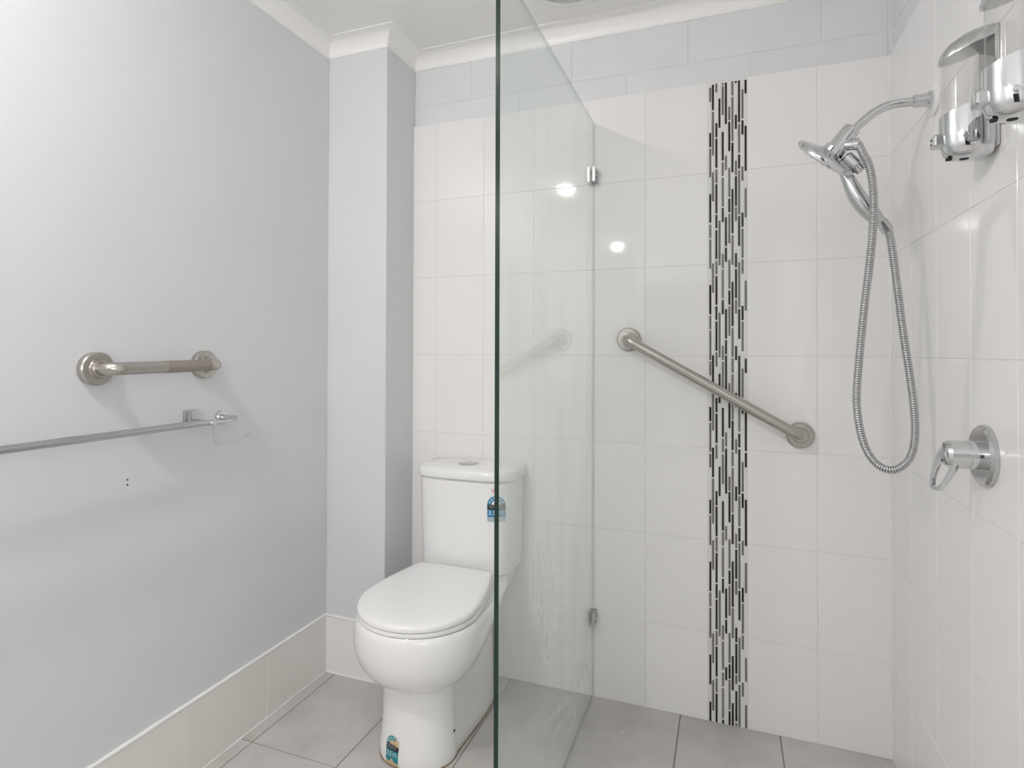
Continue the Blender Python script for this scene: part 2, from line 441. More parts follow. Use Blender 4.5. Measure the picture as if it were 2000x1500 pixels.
# ------------------------------------------------------------------ mosaic strip (read off the photograph, piece by piece)
def gp(k, z):                       # reading -> photograph row
    return 145 + 150 * k + z / 9.375 if k < 7 else 1195 + z / 6.383
RD = [
 'G0:250-0:500 K0:1080-0:1330 G0:1360-1:480 K1:790-1:1310 G1:1350-2:185 G2:215-2:745 K2:1050-3:175 G3:205-3:450 G3:480-3:1010 G3:1040-3:1295 K4:470-4:725 G4:760-4:1285 G4:1325-5:170 K5:760-5:1020 G5:1050-6:180 K6:490-6:1025 G6:1050-6:1310 G6:1340-7:320 K7:535-7:900 K7:1120-9',
 'K0:190-0:660 G0:690-1:80 G1:390-1:920 G2:650-2:1190 K3:925-3:1455 G4:70-4:895 K4:1215-5:345 G5:375-5:1195 G6:100-6:635 G7:270-7:640 G7:855-7:1230',
 'G0:175-0:325 K0:900-0:1150 K0:1180-1:305 G1:335-1:585 K1:610-1:1140 K1:1165-1:1415 K1:1450-2:570 G2:605-2:850 K2:880-2:1410 K3:30-3:280 K3:310-3:845 G3:875-3:1130 K4:305-4:560 K4:590-4:1125 G4:1160-4:1415 K5:605-5:860 K5:885-5:1425 G6:45-6:300 K6:330-6:870 K6:900-6:1155 K6:1185-7:215 G7:240-7:415 K7:435-7:805 G7:830-7:1000 K7:1020-9',
 'K0:445-0:980 G1:1275-2:685 G3:145-3:965 K3:1265-4:395 K5:155-5:695 G6:1025-7:300',
 'G0:165-0:195 G0:220-0:745 K0:1055-1:175 G1:205-1:455 G1:490-1:1020 K1:1045-1:1300 G2:480-2:735 G2:760-2:1290 K2:1325-3:175 G3:755-3:1010 G3:1045-4:170 K4:485-4:1015 G4:1050-4:1300 G4:1335-5:475 K5:785-5:1330 G5:1355-6:195 G6:230-6:770 K6:800-6:1060 G7:170-7:345 G7:370-7:720 G7:760-7:930 G7:955-7:1325 K7:1345-9',
 'K0:155-0:910 G1:85-1:345 K1:1210-2:335 K2:365-2:620 K3:85-3:620 K3:650-3:905 K3:930-4:335 G4:935-4:1190 K4:1230-5:650 G5:1245-6:100 K6:980-7:80 K7:100-7:270 K7:690-7:855',
 'G0:590-0:840 K0:870-0:1405 G1:310-1:840 K1:870-1:1120 G1:1150-2:280 G2:585-2:1115 K2:1150-2:1405 G3:35-3:570 G3:1440-4:290 K4:325-4:855 G5:335-5:595 K5:620-5:1170 G6:80-6:615 K6:650-6:900 G6:935-7:50 G7:265-7:635 K7:655-7:835 G7:850-7:1220 K7:1240-9',
 'G0:130-0:385 G0:415-0:1225 K0:1255-1:385 K1:695-2:100 G2:135-2:675 K2:985-3:395 G3:425-3:960 G3:985-3:1245 G3:1275-4:695 K4:720-4:1260 G4:1290-5:145 G5:180-5:1000 K5:1030-6:165 K6:485-6:1315 G6:1340-7:330 K7:550-7:980 K7:1140-9',
 'K0:125-0:155 K0:740-0:1000 G1:180-1:435 K1:465-1:1000 G1:1030-1:1280 K2:465-2:720 K2:755-2:1290 G2:1320-3:160 K3:755-3:1020 K4:210-4:470 G4:1060-4:1320 K5:520-5:780 G5:1385-6:240 K6:265-6:805 G6:840-6:1095 K7:200-7:375 K7:400-7:770 G7:790-7:900 K7:990-7:1360 G7:1385-9',
 'K0:115-0:875 G0:905-0:1435 K1:65-1:320 G1:350-1:1165 K1:1195-2:325 G2:635-2:1455 K3:85-3:625 K3:940-4:345 G4:385-4:920 K4:955-4:1210 K4:1245-5:665 G5:700-5:1245 K5:1275-6:120 G6:155-6:985 K6:1020-7:105 G7:325-7:870 G7:910-9',
 'G0:275-0:810 K0:845-0:1100 G1:285-1:540 K1:1130-1:1385 G1:1420-2:550 G2:580-2:835 K2:1430-3:280 G3:310-3:850 G3:1170-4:300 K4:330-4:590 G4:1475-5:615 K5:645-5:910 G6:110-6:370 K6:970-6:1230 G6:1260-7:275 G7:295-7:470 G7:885-7:1055',
 'K0:100-0:350 K0:945-1:360 G1:680-1:1215 G2:970-3:105 K3:990-3:1250 K4:455-4:1275 K4:1310-5:165 K5:765-6:200 G6:515-6:1060 G7:580-7:870 G7:1165-9',
]
SX = [115, 165, 228, 285, 345, 403, 465, 523, 587, 645, 707, 765]
ms_ = struct(build('trim_mosaic', MB().box(mL + 0.001, mR - 0.001, D + 0.0007, D + 0.0011, 0.0, TTOP), 'tile_grout'))
SW = 0.0062
def stick(x, z0, z1, mat):
    h = round((z1 - z0) * 500) / 500.0
    if h < 0.006: return
    link('mosaic_piece', tmesh(SW, h, mat, 0.0052, 0.0007), mat, ms_, (x, D - 0.0008, (z0 + z1) / 2))
for ci, line in enumerate(RD):
    xc = hit(1375 + SX[ci] / 9.375, 700, 1, D).x
    uu = 1375 + SX[ci] / 9.375
    segs = []
    for tok in line.split():
        c, rest = tok[0], tok[1:]
        a, b_ = rest.split('-')
        k, z = a.split(':'); zt = hit(uu, gp(int(k), float(z)), 1, D).z
        if b_ == '9': zb = 0.001
        else:
            k, z = b_.split(':'); zb = hit(uu, gp(int(k), float(z)), 1, D).z
        segs.append((min(zt, TTOP - 0.001), max(zb, 0.001), c))
    cur = TTOP - 0.001
    for zt, zb, c in segs + [(0.0, 0.0, None)]:
        gap = cur - 0.003 - (zt + 0.003 if c else 0.001)
        top = cur - 0.003
        while gap > 0.012:
            l = random.choice((0.045, 0.094, 0.145))
            if gap - l < 0.02: l = gap
            stick(xc, top - l, top, 'white_glass')
            top -= l + 0.003; gap -= l + 0.003
        if c: stick(xc, zb, zt, 'black_glass' if c == 'K' else 'grey_glass')
        cur = zb

# ------------------------------------------------------------------ floor tiles
fx = [XL, -1.374, -1.063, -0.747, -0.447, -0.147, 0.155, XR + 0.009]
fy = [D + 0.009, 1.404, 0.802, 0.200, -0.402, -1.004, -1.606, -2.208, -2.81, YB]
for a, b_ in zip(fx[:-1], fx[1:]):
    for y1, y0 in zip(fy[:-1], fy[1:]):
        k = ('f', round(b_ - a, 3), round(y1 - y0, 3))
        if k not in TM:
            me = MB().box(-(b_ - a) / 2 + 0.0015, (b_ - a) / 2 - 0.0015, -(y1 - y0) / 2 + 0.0015, (y1 - y0) / 2 - 0.0015, -0.009, 0).mesh('floor_tile')
            bm = bmesh.new(); bm.from_mesh(me)
            bmesh.ops.bevel(bm, geom=[e for e in bm.edges if all(v.co.z > -1e-6 for v in e.verts)], offset=0.0012, segments=1, affect='EDGES')
            bm.to_mesh(me); bm.free(); me.materials.append(MATS['floor_tile']); TM[k] = me
        link('tile', TM[k], 'floor_tile', fl, ((a + b_) / 2, (y0 + y1) / 2, 0))

# ------------------------------------------------------------------ skirting tiles, sealant
SK = 0.2105
bl = struct(build('baseboard_left', MB().box(XL, XL + 0.0060, YB, PY, 0.0, SK), 'white_sealant'))
ys = [PY, 1.511, 1.206] + [1.206 - 0.303 * k for k in range(1, 14)] + [YB]
for y1, y0 in zip(ys[:-1], ys[1:]):
    if y1 - y0 < 0.02: continue
    o = link('tile', tmesh(y1 - y0 - 0.003, SK - 0.001, 'skirting_tile', 0.0065), 'skirting_tile', bl, (XL + 0.0066, (y0 + y1) / 2, SK / 2)); o.rotation_euler = (0, 0, math.pi / 2)
bc = struct(build('baseboard_column', MB().box(XL + 0.007, PX + 0.006, PY - 0.0045, PY, 0, SK - 0.003).box(PX, PX + 0.0045, PY, D, 0, SK - 0.003), 'tile_grout'))
link('tile', tmesh(PX - XL - 0.002, SK - 0.004, 'wall_tile', 0.0065), 'wall_tile', bc, ((PX + XL) / 2 + 0.004, PY - 0.0066, SK / 2 - 0.002))
o = link('tile', tmesh(D - PY - 0.002, SK - 0.004, 'wall_tile', 0.0065), 'wall_tile', bc, (PX + 0.0066, (D + PY) / 2, SK / 2 - 0.002)); o.rotation_euler = (0, 0, math.pi / 2)
def bead(name, pts, r, jit):
    path = []
    for a, b_ in zip(pts[:-1], pts[1:]):
        a, b_ = Vector(a), Vector(b_); n = max(2, int((b_ - a).length / 0.03))
        for k in range(n): path.append(a + (b_ - a) * k / n)
    path.append(Vector(pts[-1]))
    rr = [r * (1 + random.uniform(-jit, jit)) for _ in path]
    return struct(build(name, MB().tube(path, rr, 8), 'white_sealant', smooth=60))
bead('trim_skirting_top', [(XL + 0.003, YB + 0.01, SK), (XL + 0.003, PY - 0.004, SK + 0.001), (PX + 0.003, PY - 0.003, SK - 0.003), (PX + 0.003, D - 0.004, SK - 0.003)], 0.0058, 0.20)
bead('trim_skirting_foot', [(XL + 0.007, YB + 0.01, 0.001), (XL + 0.007, PY - 0.008, 0.001), (PX + 0.007, PY - 0.008, 0.001), (PX + 0.007, D - 0.004, 0.001)], 0.0028, 0.3)
bead('trim_shower_corner', [(XR - 0.0005, D - 0.0005, 0.002), (XR - 0.0005, D - 0.0005, TTOP - 0.002)], 0.0028, 0.2)
for yy, zz in ((249, 937), (249, 947)):
    p = hit(yy, zz, 0, XL)
    build('screw_hole', MB().lathe([(-0.002, 0.0022), (0.0006, 0.0022)], (XL, p.y, p.z), (1, 0, 0), 12), 'dark_void', wl)

# ------------------------------------------------------------------ cornice
cov = [(0, 0.0545), (0.003, 0.0545), (0.0035, 0.050)] + [(0.054 - 0.0495 * math.cos(t), 0.0525 - 0.0495 * math.sin(t)) for t in [math.pi / 2 * k / 8 for k in range(9)]] + [(0.058, 0.003), (0.058, 0.0)]
wy = D + 0.0078; wx = XR + 0.0078
path = [(XL, YB), (XL, PY), (PX, PY), (PX, wy), (wx, wy), (wx, YB)]
def off(path, d):
    out = []
    for i, p in enumerate(path):
        p = Vector(p); ns = []
        if i > 0: t = (p - Vector(path[i - 1])).normalized(); ns.append(Vector((t.y, -t.x)))
        if i < len(path) - 1: t = (Vector(path[i + 1]) - p).normalized(); ns.append(Vector((t.y, -t.x)))
        q = p + ns[0] * d
        if len(ns) > 1: q += ns[1] * d
        out.append(q)
    return out
rings = []
offs = [(off(path, a), z) for a, z in cov]
for i in range(len(path)):
    rings.append([(o_[i].x, o_[i].y, ZC - z) for o_, z in offs] + [(path[i][0], path[i][1], ZC)])
struct(build('trim_cornice', MB().loft(rings), 'cornice_paint', smooth=30))

# ------------------------------------------------------------------ ceiling fan and lamps
def ceiling_lamp(x, y, label):
    t = thing('ceiling_lamp', (x, y, ZC), label, 'lamp')
    build('base', MB().lathe([(0, 0.066), (0.014, 0.066), (0.020, 0.058)], (x, y, ZC), (0, 0, -1), 40), 'white_plastic', t, smooth=40)
    prof = [(0.0202 + 0.045 * math.sin(a), 0.050 * math.cos(a)) for a in [math.pi / 2 * k / 4 for k in range(5)]]
    build('diffuser', MB().lathe(prof, (x, y, ZC), (0, 0, -1), 16), 'lamp_diffuser', t, smooth=80)
ceiling_lamp(-1.06, 0.11, 'round white ceiling lamp near the painted wall, reflected large in the tiles')
ceiling_lamp(-1.09, -2.13, 'round white ceiling lamp near the rear wall, reflected small in the tiles')
fcx, fcy = -0.465, 1.742
t = thing('exhaust_fan', (fcx, fcy, ZC), 'round white ceiling exhaust fan close to the cornice above the shower screen', 'fan')
build('rim', MB().lathe([(0, 0.150), (0.006, 0.150), (0.010, 0.143), (0.011, 0.128), (0.008, 0.120), (0.002, 0.118)], (fcx, fcy, ZC), (0, 0, -1), 56, cap1=False), 'white_plastic', t, smooth=50)
build('grille', MB().lathe([(0.0025, 0.118), (0.004, 0.112), (0.0042, 0.0)], (fcx, fcy, ZC), (0, 0, -1), 56), 'fan_grille', t, smooth=40)
for k in range(9):
    r0 = 0.035 + 0.009 * k
    pth = [(fcx + r0 * math.cos(a), fcy + r0 * math.sin(a), ZC - 0.007) for a in [2 * math.pi * q / 48 for q in range(49)]]
    build('grille_ring', MB().tube(pth, 0.0018, 6), 'white_plastic', t, smooth=60)
build('screw', MB().lathe([(0, 0.004), (0.0095, 0.004)], (fcx + 0.045, fcy + 0.108, ZC), (0, 0, -1), 12), 'dark_void', t)

# ------------------------------------------------------------------ shower screen
GZ = 2.009
g0, g1 = 1.100, D - 0.0045
t = thing('shower_screen', (GX, (g0 + g1) / 2, 0), 'frameless clear glass shower screen with water streaks and green edge', 'shower screen')
mb = MB(); x0, x1 = GX - 0.005, GX + 0.005; z0, z1 = 0.004, GZ
vs = [(x0, g0, z0), (x1, g0, z0), (x1, g1, z0), (x0, g1, z0), (x0, g0, z1), (x1, g0, z1), (x1, g1, z1), (x0, g1, z1)]
mb.add(vs, [(0, 4, 7, 3), (1, 2, 6, 5)], 0)
mb.add(vs, [(0, 1, 5, 4)], 1)
mb.add(vs, [(2, 3, 7, 6), (4, 5, 6, 7), (0, 3, 2, 1)], 2)
build('glass_pane', mb, ['screen_glass', 'glass_edge', 'glass_arris'], t)
for v in (346.5, 1202):
    zc = hit(1157.5, v, 1, D).z
    c = build('wall_clamp', MB().box(GX - 0.013, GX - 0.0052, D - 0.042, D - 0.0005, zc - 0.025, zc + 0.025).box(GX + 0.0052, GX + 0.013, D - 0.042, D - 0.0005, zc - 0.025, zc + 0.025).box(GX - 0.013, GX + 0.013, D - 0.0042, D - 0.0005, zc - 0.025, zc + 0.025), 'chrome_spotted', t)
    c['label'] = 'small chrome wall clamp'
    build('clamp_screw', MB().lathe([(0, 0.006), (0.003, 0.006), (0.0035, 0.004)], (GX + 0.013, D - 0.024, zc), (1, 0, 0), 14), 'chrome', c)

# smears of dried soap on the shower side of the glass, traced from the photograph onto the pane
def smear(pix, wid):
    pts = spline([hit(u, v, 0, GX + 0.0054) for u, v in pix], 6)
    vs, fs = [], []
    for i, p in enumerate(pts):
        tg = (pts[min(i + 1, len(pts) - 1)] - pts[max(i - 1, 0)]).normalized()
        nrm = Vector((0, -tg.z, tg.y)); w_ = wid * (0.35 + 0.65 * math.sin(math.pi * i / (len(pts) - 1)))
        for sgn in (-1, 1):
            q = p + nrm * w_ * sgn; vs.append((GX + 0.0054, min(q.y, D - 0.006), max(q.z, 0.005)))
        if i: k_ = 2 * i; fs.append((k_ - 2, k_ - 1, k_ + 1, k_))
    build('soap_smear', MB().add(vs, fs), 'soap_film', t)
smear([(1060, 1500), (1068, 1430), (1086, 1388), (1108, 1372), (1124, 1384), (1116, 1420), (1096, 1462), (1084, 1500)], 0.013)
smear([(1068, 1490), (1084, 1436), (1102, 1404), (1120, 1396)], 0.010)
smear([(1112, 1376), (1128, 1336), (1140, 1296), (1148, 1308), (1153, 1346)], 0.009)
smear([(1118, 1372), (1134, 1330), (1143, 1300)], 0.006)
smear([(1058, 1160), (1062, 1220), (1070, 1280), (1070, 1345)], 0.016)
smear([(1052, 1190), (1066, 1240), (1078, 1262)], 0.012)
smear([(1050, 1060), (1056, 1130), (1058, 1200)], 0.012)
smear([(1076, 1080), (1080, 1150), (1084, 1230)], 0.009)

# ------------------------------------------------------------------ grab bars
def flange(parent, c, n, r=0.040, mat='brushed_steel', h=0.0):
    c = Vector(c)
    f = build('wall_flange', MB().lathe([(0, r), (0.006 + h, r), (0.009 + h, r - 0.003), (0.0095 + h, 0.024), (0.0135 + h, 0.022), (0.0145 + h, 0.0175)], c, n, 44), mat, parent, smooth=28)
    build('collar', MB().lathe([(0.0135 + h, 0.0205), (0.018 + h, 0.0200), (0.020 + h, 0.0170)], c, n, 36), mat, f, smooth=30)
    return f
t = thing('grab_bar', (XL, 1.104, 1.10), 'short horizontal steel grab bar with knurled grip on painted wall', 'grab bar')
a, b_ = Vector((XL + 0.0005, 0.951, 1.161)), Vector((XL + 0.0005, 1.257, 1.165))
flange(t, a, (1, 0, 0), h=0.009); flange(t, b_, (1, 0, 0), h=0.009)
o3 = Vector((0.066, 0, 0))
pth = fillet([a + Vector((0.005, 0, 0)), a + o3, b_ + o3, b_ + Vector((0.005, 0, 0))], 0.034, 10)
build('bar', MB().tube(pth, 0.0158, 24), 'brushed_steel', t, smooth=60)
c = build('knurled_grip', MB().tube([a + o3 + (b_ - a) * 0.44, a + o3 + (b_ - a) * 0.88], 0.0163, 28), 'knurled_steel', t, smooth=60)
c['label'] = 'darker matt knurled grip'
t = thing('grab_bar', (-0.05, D, 0.92), 'long slanting steel grab bar across the mosaic strip', 'grab bar')
a, b_ = Vector((-0.317, D - 0.0045, 1.248)), Vector((0.212, D - 0.0045, 0.948))
flange(t, a, (0, -1, 0)); flange(t, b_, (0, -1, 0))
o3 = Vector((0, -0.062, 0))
pth = fillet([a + Vector((0, -0.005, 0)), a + o3, b_ + o3, b_ + Vector((0, -0.005, 0))], 0.036, 10)
build('bar', MB().tube(pth, 0.0165, 24), 'brushed_steel', t, smooth=60)

# ------------------------------------------------------------------ double towel rail
RZ = 1.0055
t = thing('towel_rail', (XL, 0.91, RZ), 'long double chrome towel rail below the short grab bar', 'towel rail')
for yb_ in (1.214, 0.600):
    br = build('bracket', MB().box(XL + 0.0005, XL + 0.012, yb_ - 0.020, yb_ + 0.020, RZ - 0.010, RZ + 0.034).box(XL + 0.012, XL + 0.030, yb_ - 0.017, yb_ + 0.017, RZ - 0.008, RZ + 0.030), 'chrome_spotted', t, bevel=0.002)
    build('arm', MB().tube([(XL + 0.025, yb_, RZ), (XL + 0.094, yb_, RZ)], 0.0072, 16), 'chrome', br, smooth=60)
    build('end_cap', MB().lathe([(0, 0.0095), (0.012, 0.0095), (0.015, 0.006)], (XL + 0.084, yb_, RZ), (1, 0, 0), 20), 'chrome', br, smooth=40)
for dd in (0.048, 0.085):
    build('rail', MB().tube([(XL + dd, 0.585, RZ), (XL + dd, 1.226, RZ)], 0.0062, 18), 'hose_metal', t, smooth=60)
# toilet roll holder
HY, HZ = 1.322, 1.006
t = thing('toilet_roll_holder', (XL, HY, HZ), 'empty chrome wire toilet roll holder past the end of the towel rail', 'roll holder')
build('wall_rose', MB().lathe([(0.0005, 0.021), (0.010, 0.021), (0.013, 0.018)], (XL, HY, HZ), (1, 0, 0), 32), 'chrome', t, smooth=35)
build('post', MB().tube([(XL + 0.010, HY, HZ), (XL + 0.073, HY, HZ)], [0.0095, 0.0075], 18), 'chrome', t, smooth=60)
xw = XL + 0.060
hk = fillet([(xw, HY, HZ - 0.004), (xw, 1.246, HZ - 0.006), (xw, 1.248, 0.941), (xw, 1.356, 0.941), (xw, 1.374, 0.956)], 0.010, 6)
build('wire_arm', MB().tube(hk, 0.0030, 12), 'chrome', t, smooth=60)

# ------------------------------------------------------------------ toilet
TX = -0.877
def ring(w, yf, yb_, ym, z, nf=2.2, nb=2.4, n=72, waist=None, cx=None):
    pts = []
    cx = TX if cx is None else cx
    for k in range(n):
        a = 2 * math.pi * k / n
        ca, sa = math.cos(a), math.sin(a)
        e = nf if sa < 0 else nb
        x = w * math.copysign(abs(ca) ** (2 / e), ca)
        y = ym + (ym - yf if sa < 0 else yb_ - ym) * math.copysign(abs(sa) ** (2 / e), sa)
        if waist: x *= 1 - waist[0] * math.exp(-((y - waist[1]) / waist[2]) ** 2)
        pts.append((cx + x, y, z))
    return pts
t = thing('toilet', (TX, 1.70, 0), 'white close-coupled toilet with closed lid beside the painted column', 'toilet')
mb = MB()
ped = []
for z, w, yf in ((0.0, 0.124, 1.462), (0.012, 0.1265, 1.459), (0.035, 0.1255, 1.461), (0.07, 0.1215, 1.467), (0.12, 0.119, 1.471), (0.18, 0.118, 1.472), (0.26, 0.118, 1.470), (0.34, 0.118, 1.468)):
    ped.append(ring(w, yf, 1.90, 1.585, z, 2.3, 9, waist=(0.10, 1.615, 0.05)))
mb.loft(ped)
bowl = []
for z, w, yf, yb_, ym, nb in ((0.222, 0.050, 1.500, 1.60, 1.545, 2.2), (0.228, 0.098, 1.462, 1.65, 1.545, 2.2), (0.240, 0.134, 1.432, 1.69, 1.545, 2.2), (0.260, 0.161, 1.410, 1.725, 1.545, 2.2), (0.284, 0.178, 1.394, 1.755, 1.55, 2.2),
                          (0.312, 0.190, 1.384, 1.79, 1.55, 2.3), (0.338, 0.196, 1.378, 1.83, 1.55, 2.5), (0.368, 0.198, 1.376, 1.89, 1.555, 2.8), (0.395, 0.1965, 1.377, 1.96, 1.56, 3.0), (0.410, 0.193, 1.380, 1.985, 1.56, 3.2), (0.416, 0.187, 1.386, 1.985, 1.56, 3.2)):
    bowl.append(ring(w, yf, yb_, ym, z, 2.05, nb))
mb.loft(bowl)
# raised shelf that carries the cistern
mb.loft([ring(w_, 1.828, 1.995, 1.92, z, 3.4, 8) for z, w_ in ((0.38, 0.150), (0.41, 0.158), (0.4305, 0.163))])
pan = build('pan', mb, 'vitreous_china', t, smooth=40)
hp = hit(887, 1427, 0, TX + 0.1156)
build('fixing_hole', MB().lathe([(0, 0.0042), (0.004, 0.0042)], (TX + 0.1130, hp.y, hp.z), (1, 0, 0), 14), 'dark_void', pan)
sl = MB()
sl.loft([ring(0.1265, 1.4585, 1.902, 1.585, 0.0012, 2.3, 9, waist=(0.10, 1.615, 0.05)), ring(0.1263, 1.459, 1.902, 1.585, 0.004, 2.3, 9, waist=(0.10, 1.615, 0.05))])
build('floor_sealant', sl, 'sealant_stain', t)
# seat and lid: round front, sides drawing in to a straight hinge edge
def seat_ring(k, z, tilt=0.0):
    pts = []
    for q in range(41):
        a = math.pi + math.pi * q / 40
        pts.append((0.187 * math.copysign(abs(math.cos(a)) ** (2 / 2.05), math.cos(a)), -0.181 * abs(math.sin(a)) ** (2 / 2.05)))
    side = []
    for q in range(1, 9):
        v = q / 8
        side.append((0.187 - 0.043 * v ** 1.6, 0.222 * v))
    cr_ = [(0.142, 0.232), (0.136, 0.240), (0.126, 0.244), (0.110, 0.246), (0.06, 0.248)]
    right = side + cr_
    pts += right + [(0.0, 0.2485)] + [(-x, y) for x, y in reversed(right)]
    out = []
    for x, y in pts:
        yy = 1.563 + 0.02 + (y - 0.02) * k
        out.append((TX + x * k, yy, z + tilt * (yy - 1.382)))
    return out
build('seat', MB().loft([seat_ring(0.985, 0.4175), seat_ring(1.0, 0.420, 0.01), seat_ring(1.0, 0.427, 0.02), seat_ring(0.985, 0.4295, 0.025)]), 'seat_plastic', t, smooth=45)
build('lid', MB().loft([seat_ring(0.985, 0.4315, 0.03), seat_ring(1.004, 0.434, 0.03), seat_ring(1.008, 0.440, 0.035), seat_ring(1.0, 0.446, 0.04), seat_ring(0.975, 0.4505, 0.04), seat_ring(0.92, 0.4530, 0.04), seat_ring(0.75, 0.4555, 0.04), seat_ring(0.45, 0.4570, 0.04), seat_ring(0.12, 0.4575, 0.04)]), 'seat_plastic', t, smooth=50)
for s in (-1, 1):
    build('hinge', MB().tube([(TX + s * 0.075 - 0.02, 1.812, 0.432), (TX + s * 0.075 + 0.02, 1.812, 0.432)], 0.009, 14), 'seat_plastic', t, smooth=50)
# cistern
def cring(w, yf, z): return ring(w, yf, 2.004, 1.925, z, 3.3, 14)
def cw(z): return 0.174 + (z - 0.432) / 0.325 * 0.008
cist = [cring(0.168, 1.842, 0.432), cring(0.173, 1.837, 0.437)] + [cring(cw(z), 1.836 - (z - 0.432) * 0.02, z) for z in (0.45, 0.54, 0.64, 0.750)] + [cring(0.177, 1.836, 0.756)]
ci = build('cistern', MB().loft(cist), 'vitreous_china', t, smooth=40)
build('cistern_lid', MB().loft([cring(0.182, 1.830, 0.7585), cring(0.188, 1.822, 0.760), cring(0.190, 1.819, 0.766), cring(0.1895, 1.820, 0.784), cring(0.186, 1.825, 0.792), cring(0.176, 1.836, 0.7965), cring(0.10, 1.88, 0.7985), cring(0.02, 1.92, 0.799)]), 'vitreous_china', t, smooth=45)
bx, by, bz = TX - 0.004, 1.918, 0.7978
fb = build('flush_button', MB().lathe([(0, 0.037), (0.0035, 0.037), (0.005, 0.033), (0.004, 0.0315)], (bx, by, bz), (0, 0, 1), 40, cap1=False), 'chrome_spotted', t, smooth=40)
fb['label'] = 'round chrome dual flush button'
for s in (-1, 1):
    pts = [(bx + s * 0.0008, by - 0.031)] + [(bx + s * (0.0008 + 0.0305 * math.cos(a)), by + 0.0305 * math.sin(a)) for a in [-math.pi / 2 + math.pi * k / 16 for k in range(17)]]
    build('button_half', MB().loft([[(x, y, z) for x, y in pts] for z in (bz + 0.001, bz + 0.0055)]), 'chrome', fb)
# ---- rating stickers, laid onto the curved china
def front_y_cistern(x, z):
    w = cw(z); yf = 1.836 - (z - 0.432) * 0.02
    u = min(0.999, abs(x - TX) / w)
    return 1.925 - (1.925 - yf) * (1 - u ** 3.3) ** (1 / 3.3)
def front_y_ped(x, z):
    tb = ((0.0, 0.124, 1.462), (0.012, 0.1265, 1.459), (0.035, 0.1255, 1.461), (0.07, 0.1215, 1.467), (0.12, 0.119, 1.471))
    for (za, wa, fa), (zb, wb_, fb_) in zip(tb[:-1], tb[1:]):
        if z <= zb: break
    k = max(0, min(1, (z - za) / (zb - za))); w = wa + (wb_ - wa) * k; yf = fa + (fb_ - fa) * k
    u = min(0.999, abs(x - TX) / w)
    return 1.585 - (1.585 - yf) * (1 - u ** 2.3) ** (1 / 2.3)
def patch(name, poly, fy, lift, mat, parent):
    """flat outline (x, z) laid on the surface fy with a little thickness"""
    bm = bmesh.new()
    vs = [bm.verts.new((x, 0, z)) for x, z in poly]
    bm.faces.new(vs)
    xs = [p[0] for p in poly]; zs = [p[1] for p in poly]
    for k in range(1, 9):
        xx = min(xs) + (max(xs) - min(xs)) * k / 9
        bmesh.ops.bisect_plane(bm, geom=bm.verts[:] + bm.edges[:] + bm.faces[:], plane_co=(xx, 0, 0), plane_no=(1, 0, 0))
    for k in range(1, 6):
        zz = min(zs) + (max(zs) - min(zs)) * k / 6
        bmesh.ops.bisect_plane(bm, geom=bm.verts[:] + bm.edges[:] + bm.faces[:], plane_co=(0, 0, zz), plane_no=(0, 0, 1))
    for v in bm.verts: v.co.y = fy(v.co.x, v.co.z) - lift
    bmesh.ops.recalc_face_normals(bm, faces=bm.faces)
    base = wpos(parent)
    for v in bm.verts: v.co -= base
    me = bpy.data.meshes.new(name); bm.to_mesh(me); bm.free()
    return link(name, me, mat, parent)
def lettering(name, txt, size, cx, cz, fy, lift, mat, parent):
    cu = bpy.data.curves.new('txt', 'FONT'); cu.body = txt; cu.size = size; cu.align_x = 'CENTER'; cu.align_y = 'CENTER'; cu.resolution_u = 3
    ob = bpy.data.objects.new('txt', cu); COL.objects.link(ob)
    dg = bpy.context.evaluated_depsgraph_get(); dg.update()
    me = bpy.data.meshes.new_from_object(ob.evaluated_get(dg))
    bpy.data.objects.remove(ob)
    base = wpos(parent)
    for v in me.vertices:
        x, z = cx + v.co.x, cz + v.co.y
        v.co = Vector((x, fy(x, z) - lift, z)) - base
    me.materials.clear(); me.name = name
    return link(name, me, mat, parent)
def arc(cx, cz, r, a0, a1, n=14): return [(cx + r * math.cos(math.radians(a0 + (a1 - a0) * k / n)), cz + r * math.sin(math.radians(a0 + (a1 - a0) * k / n))) for k in range(n + 1)]
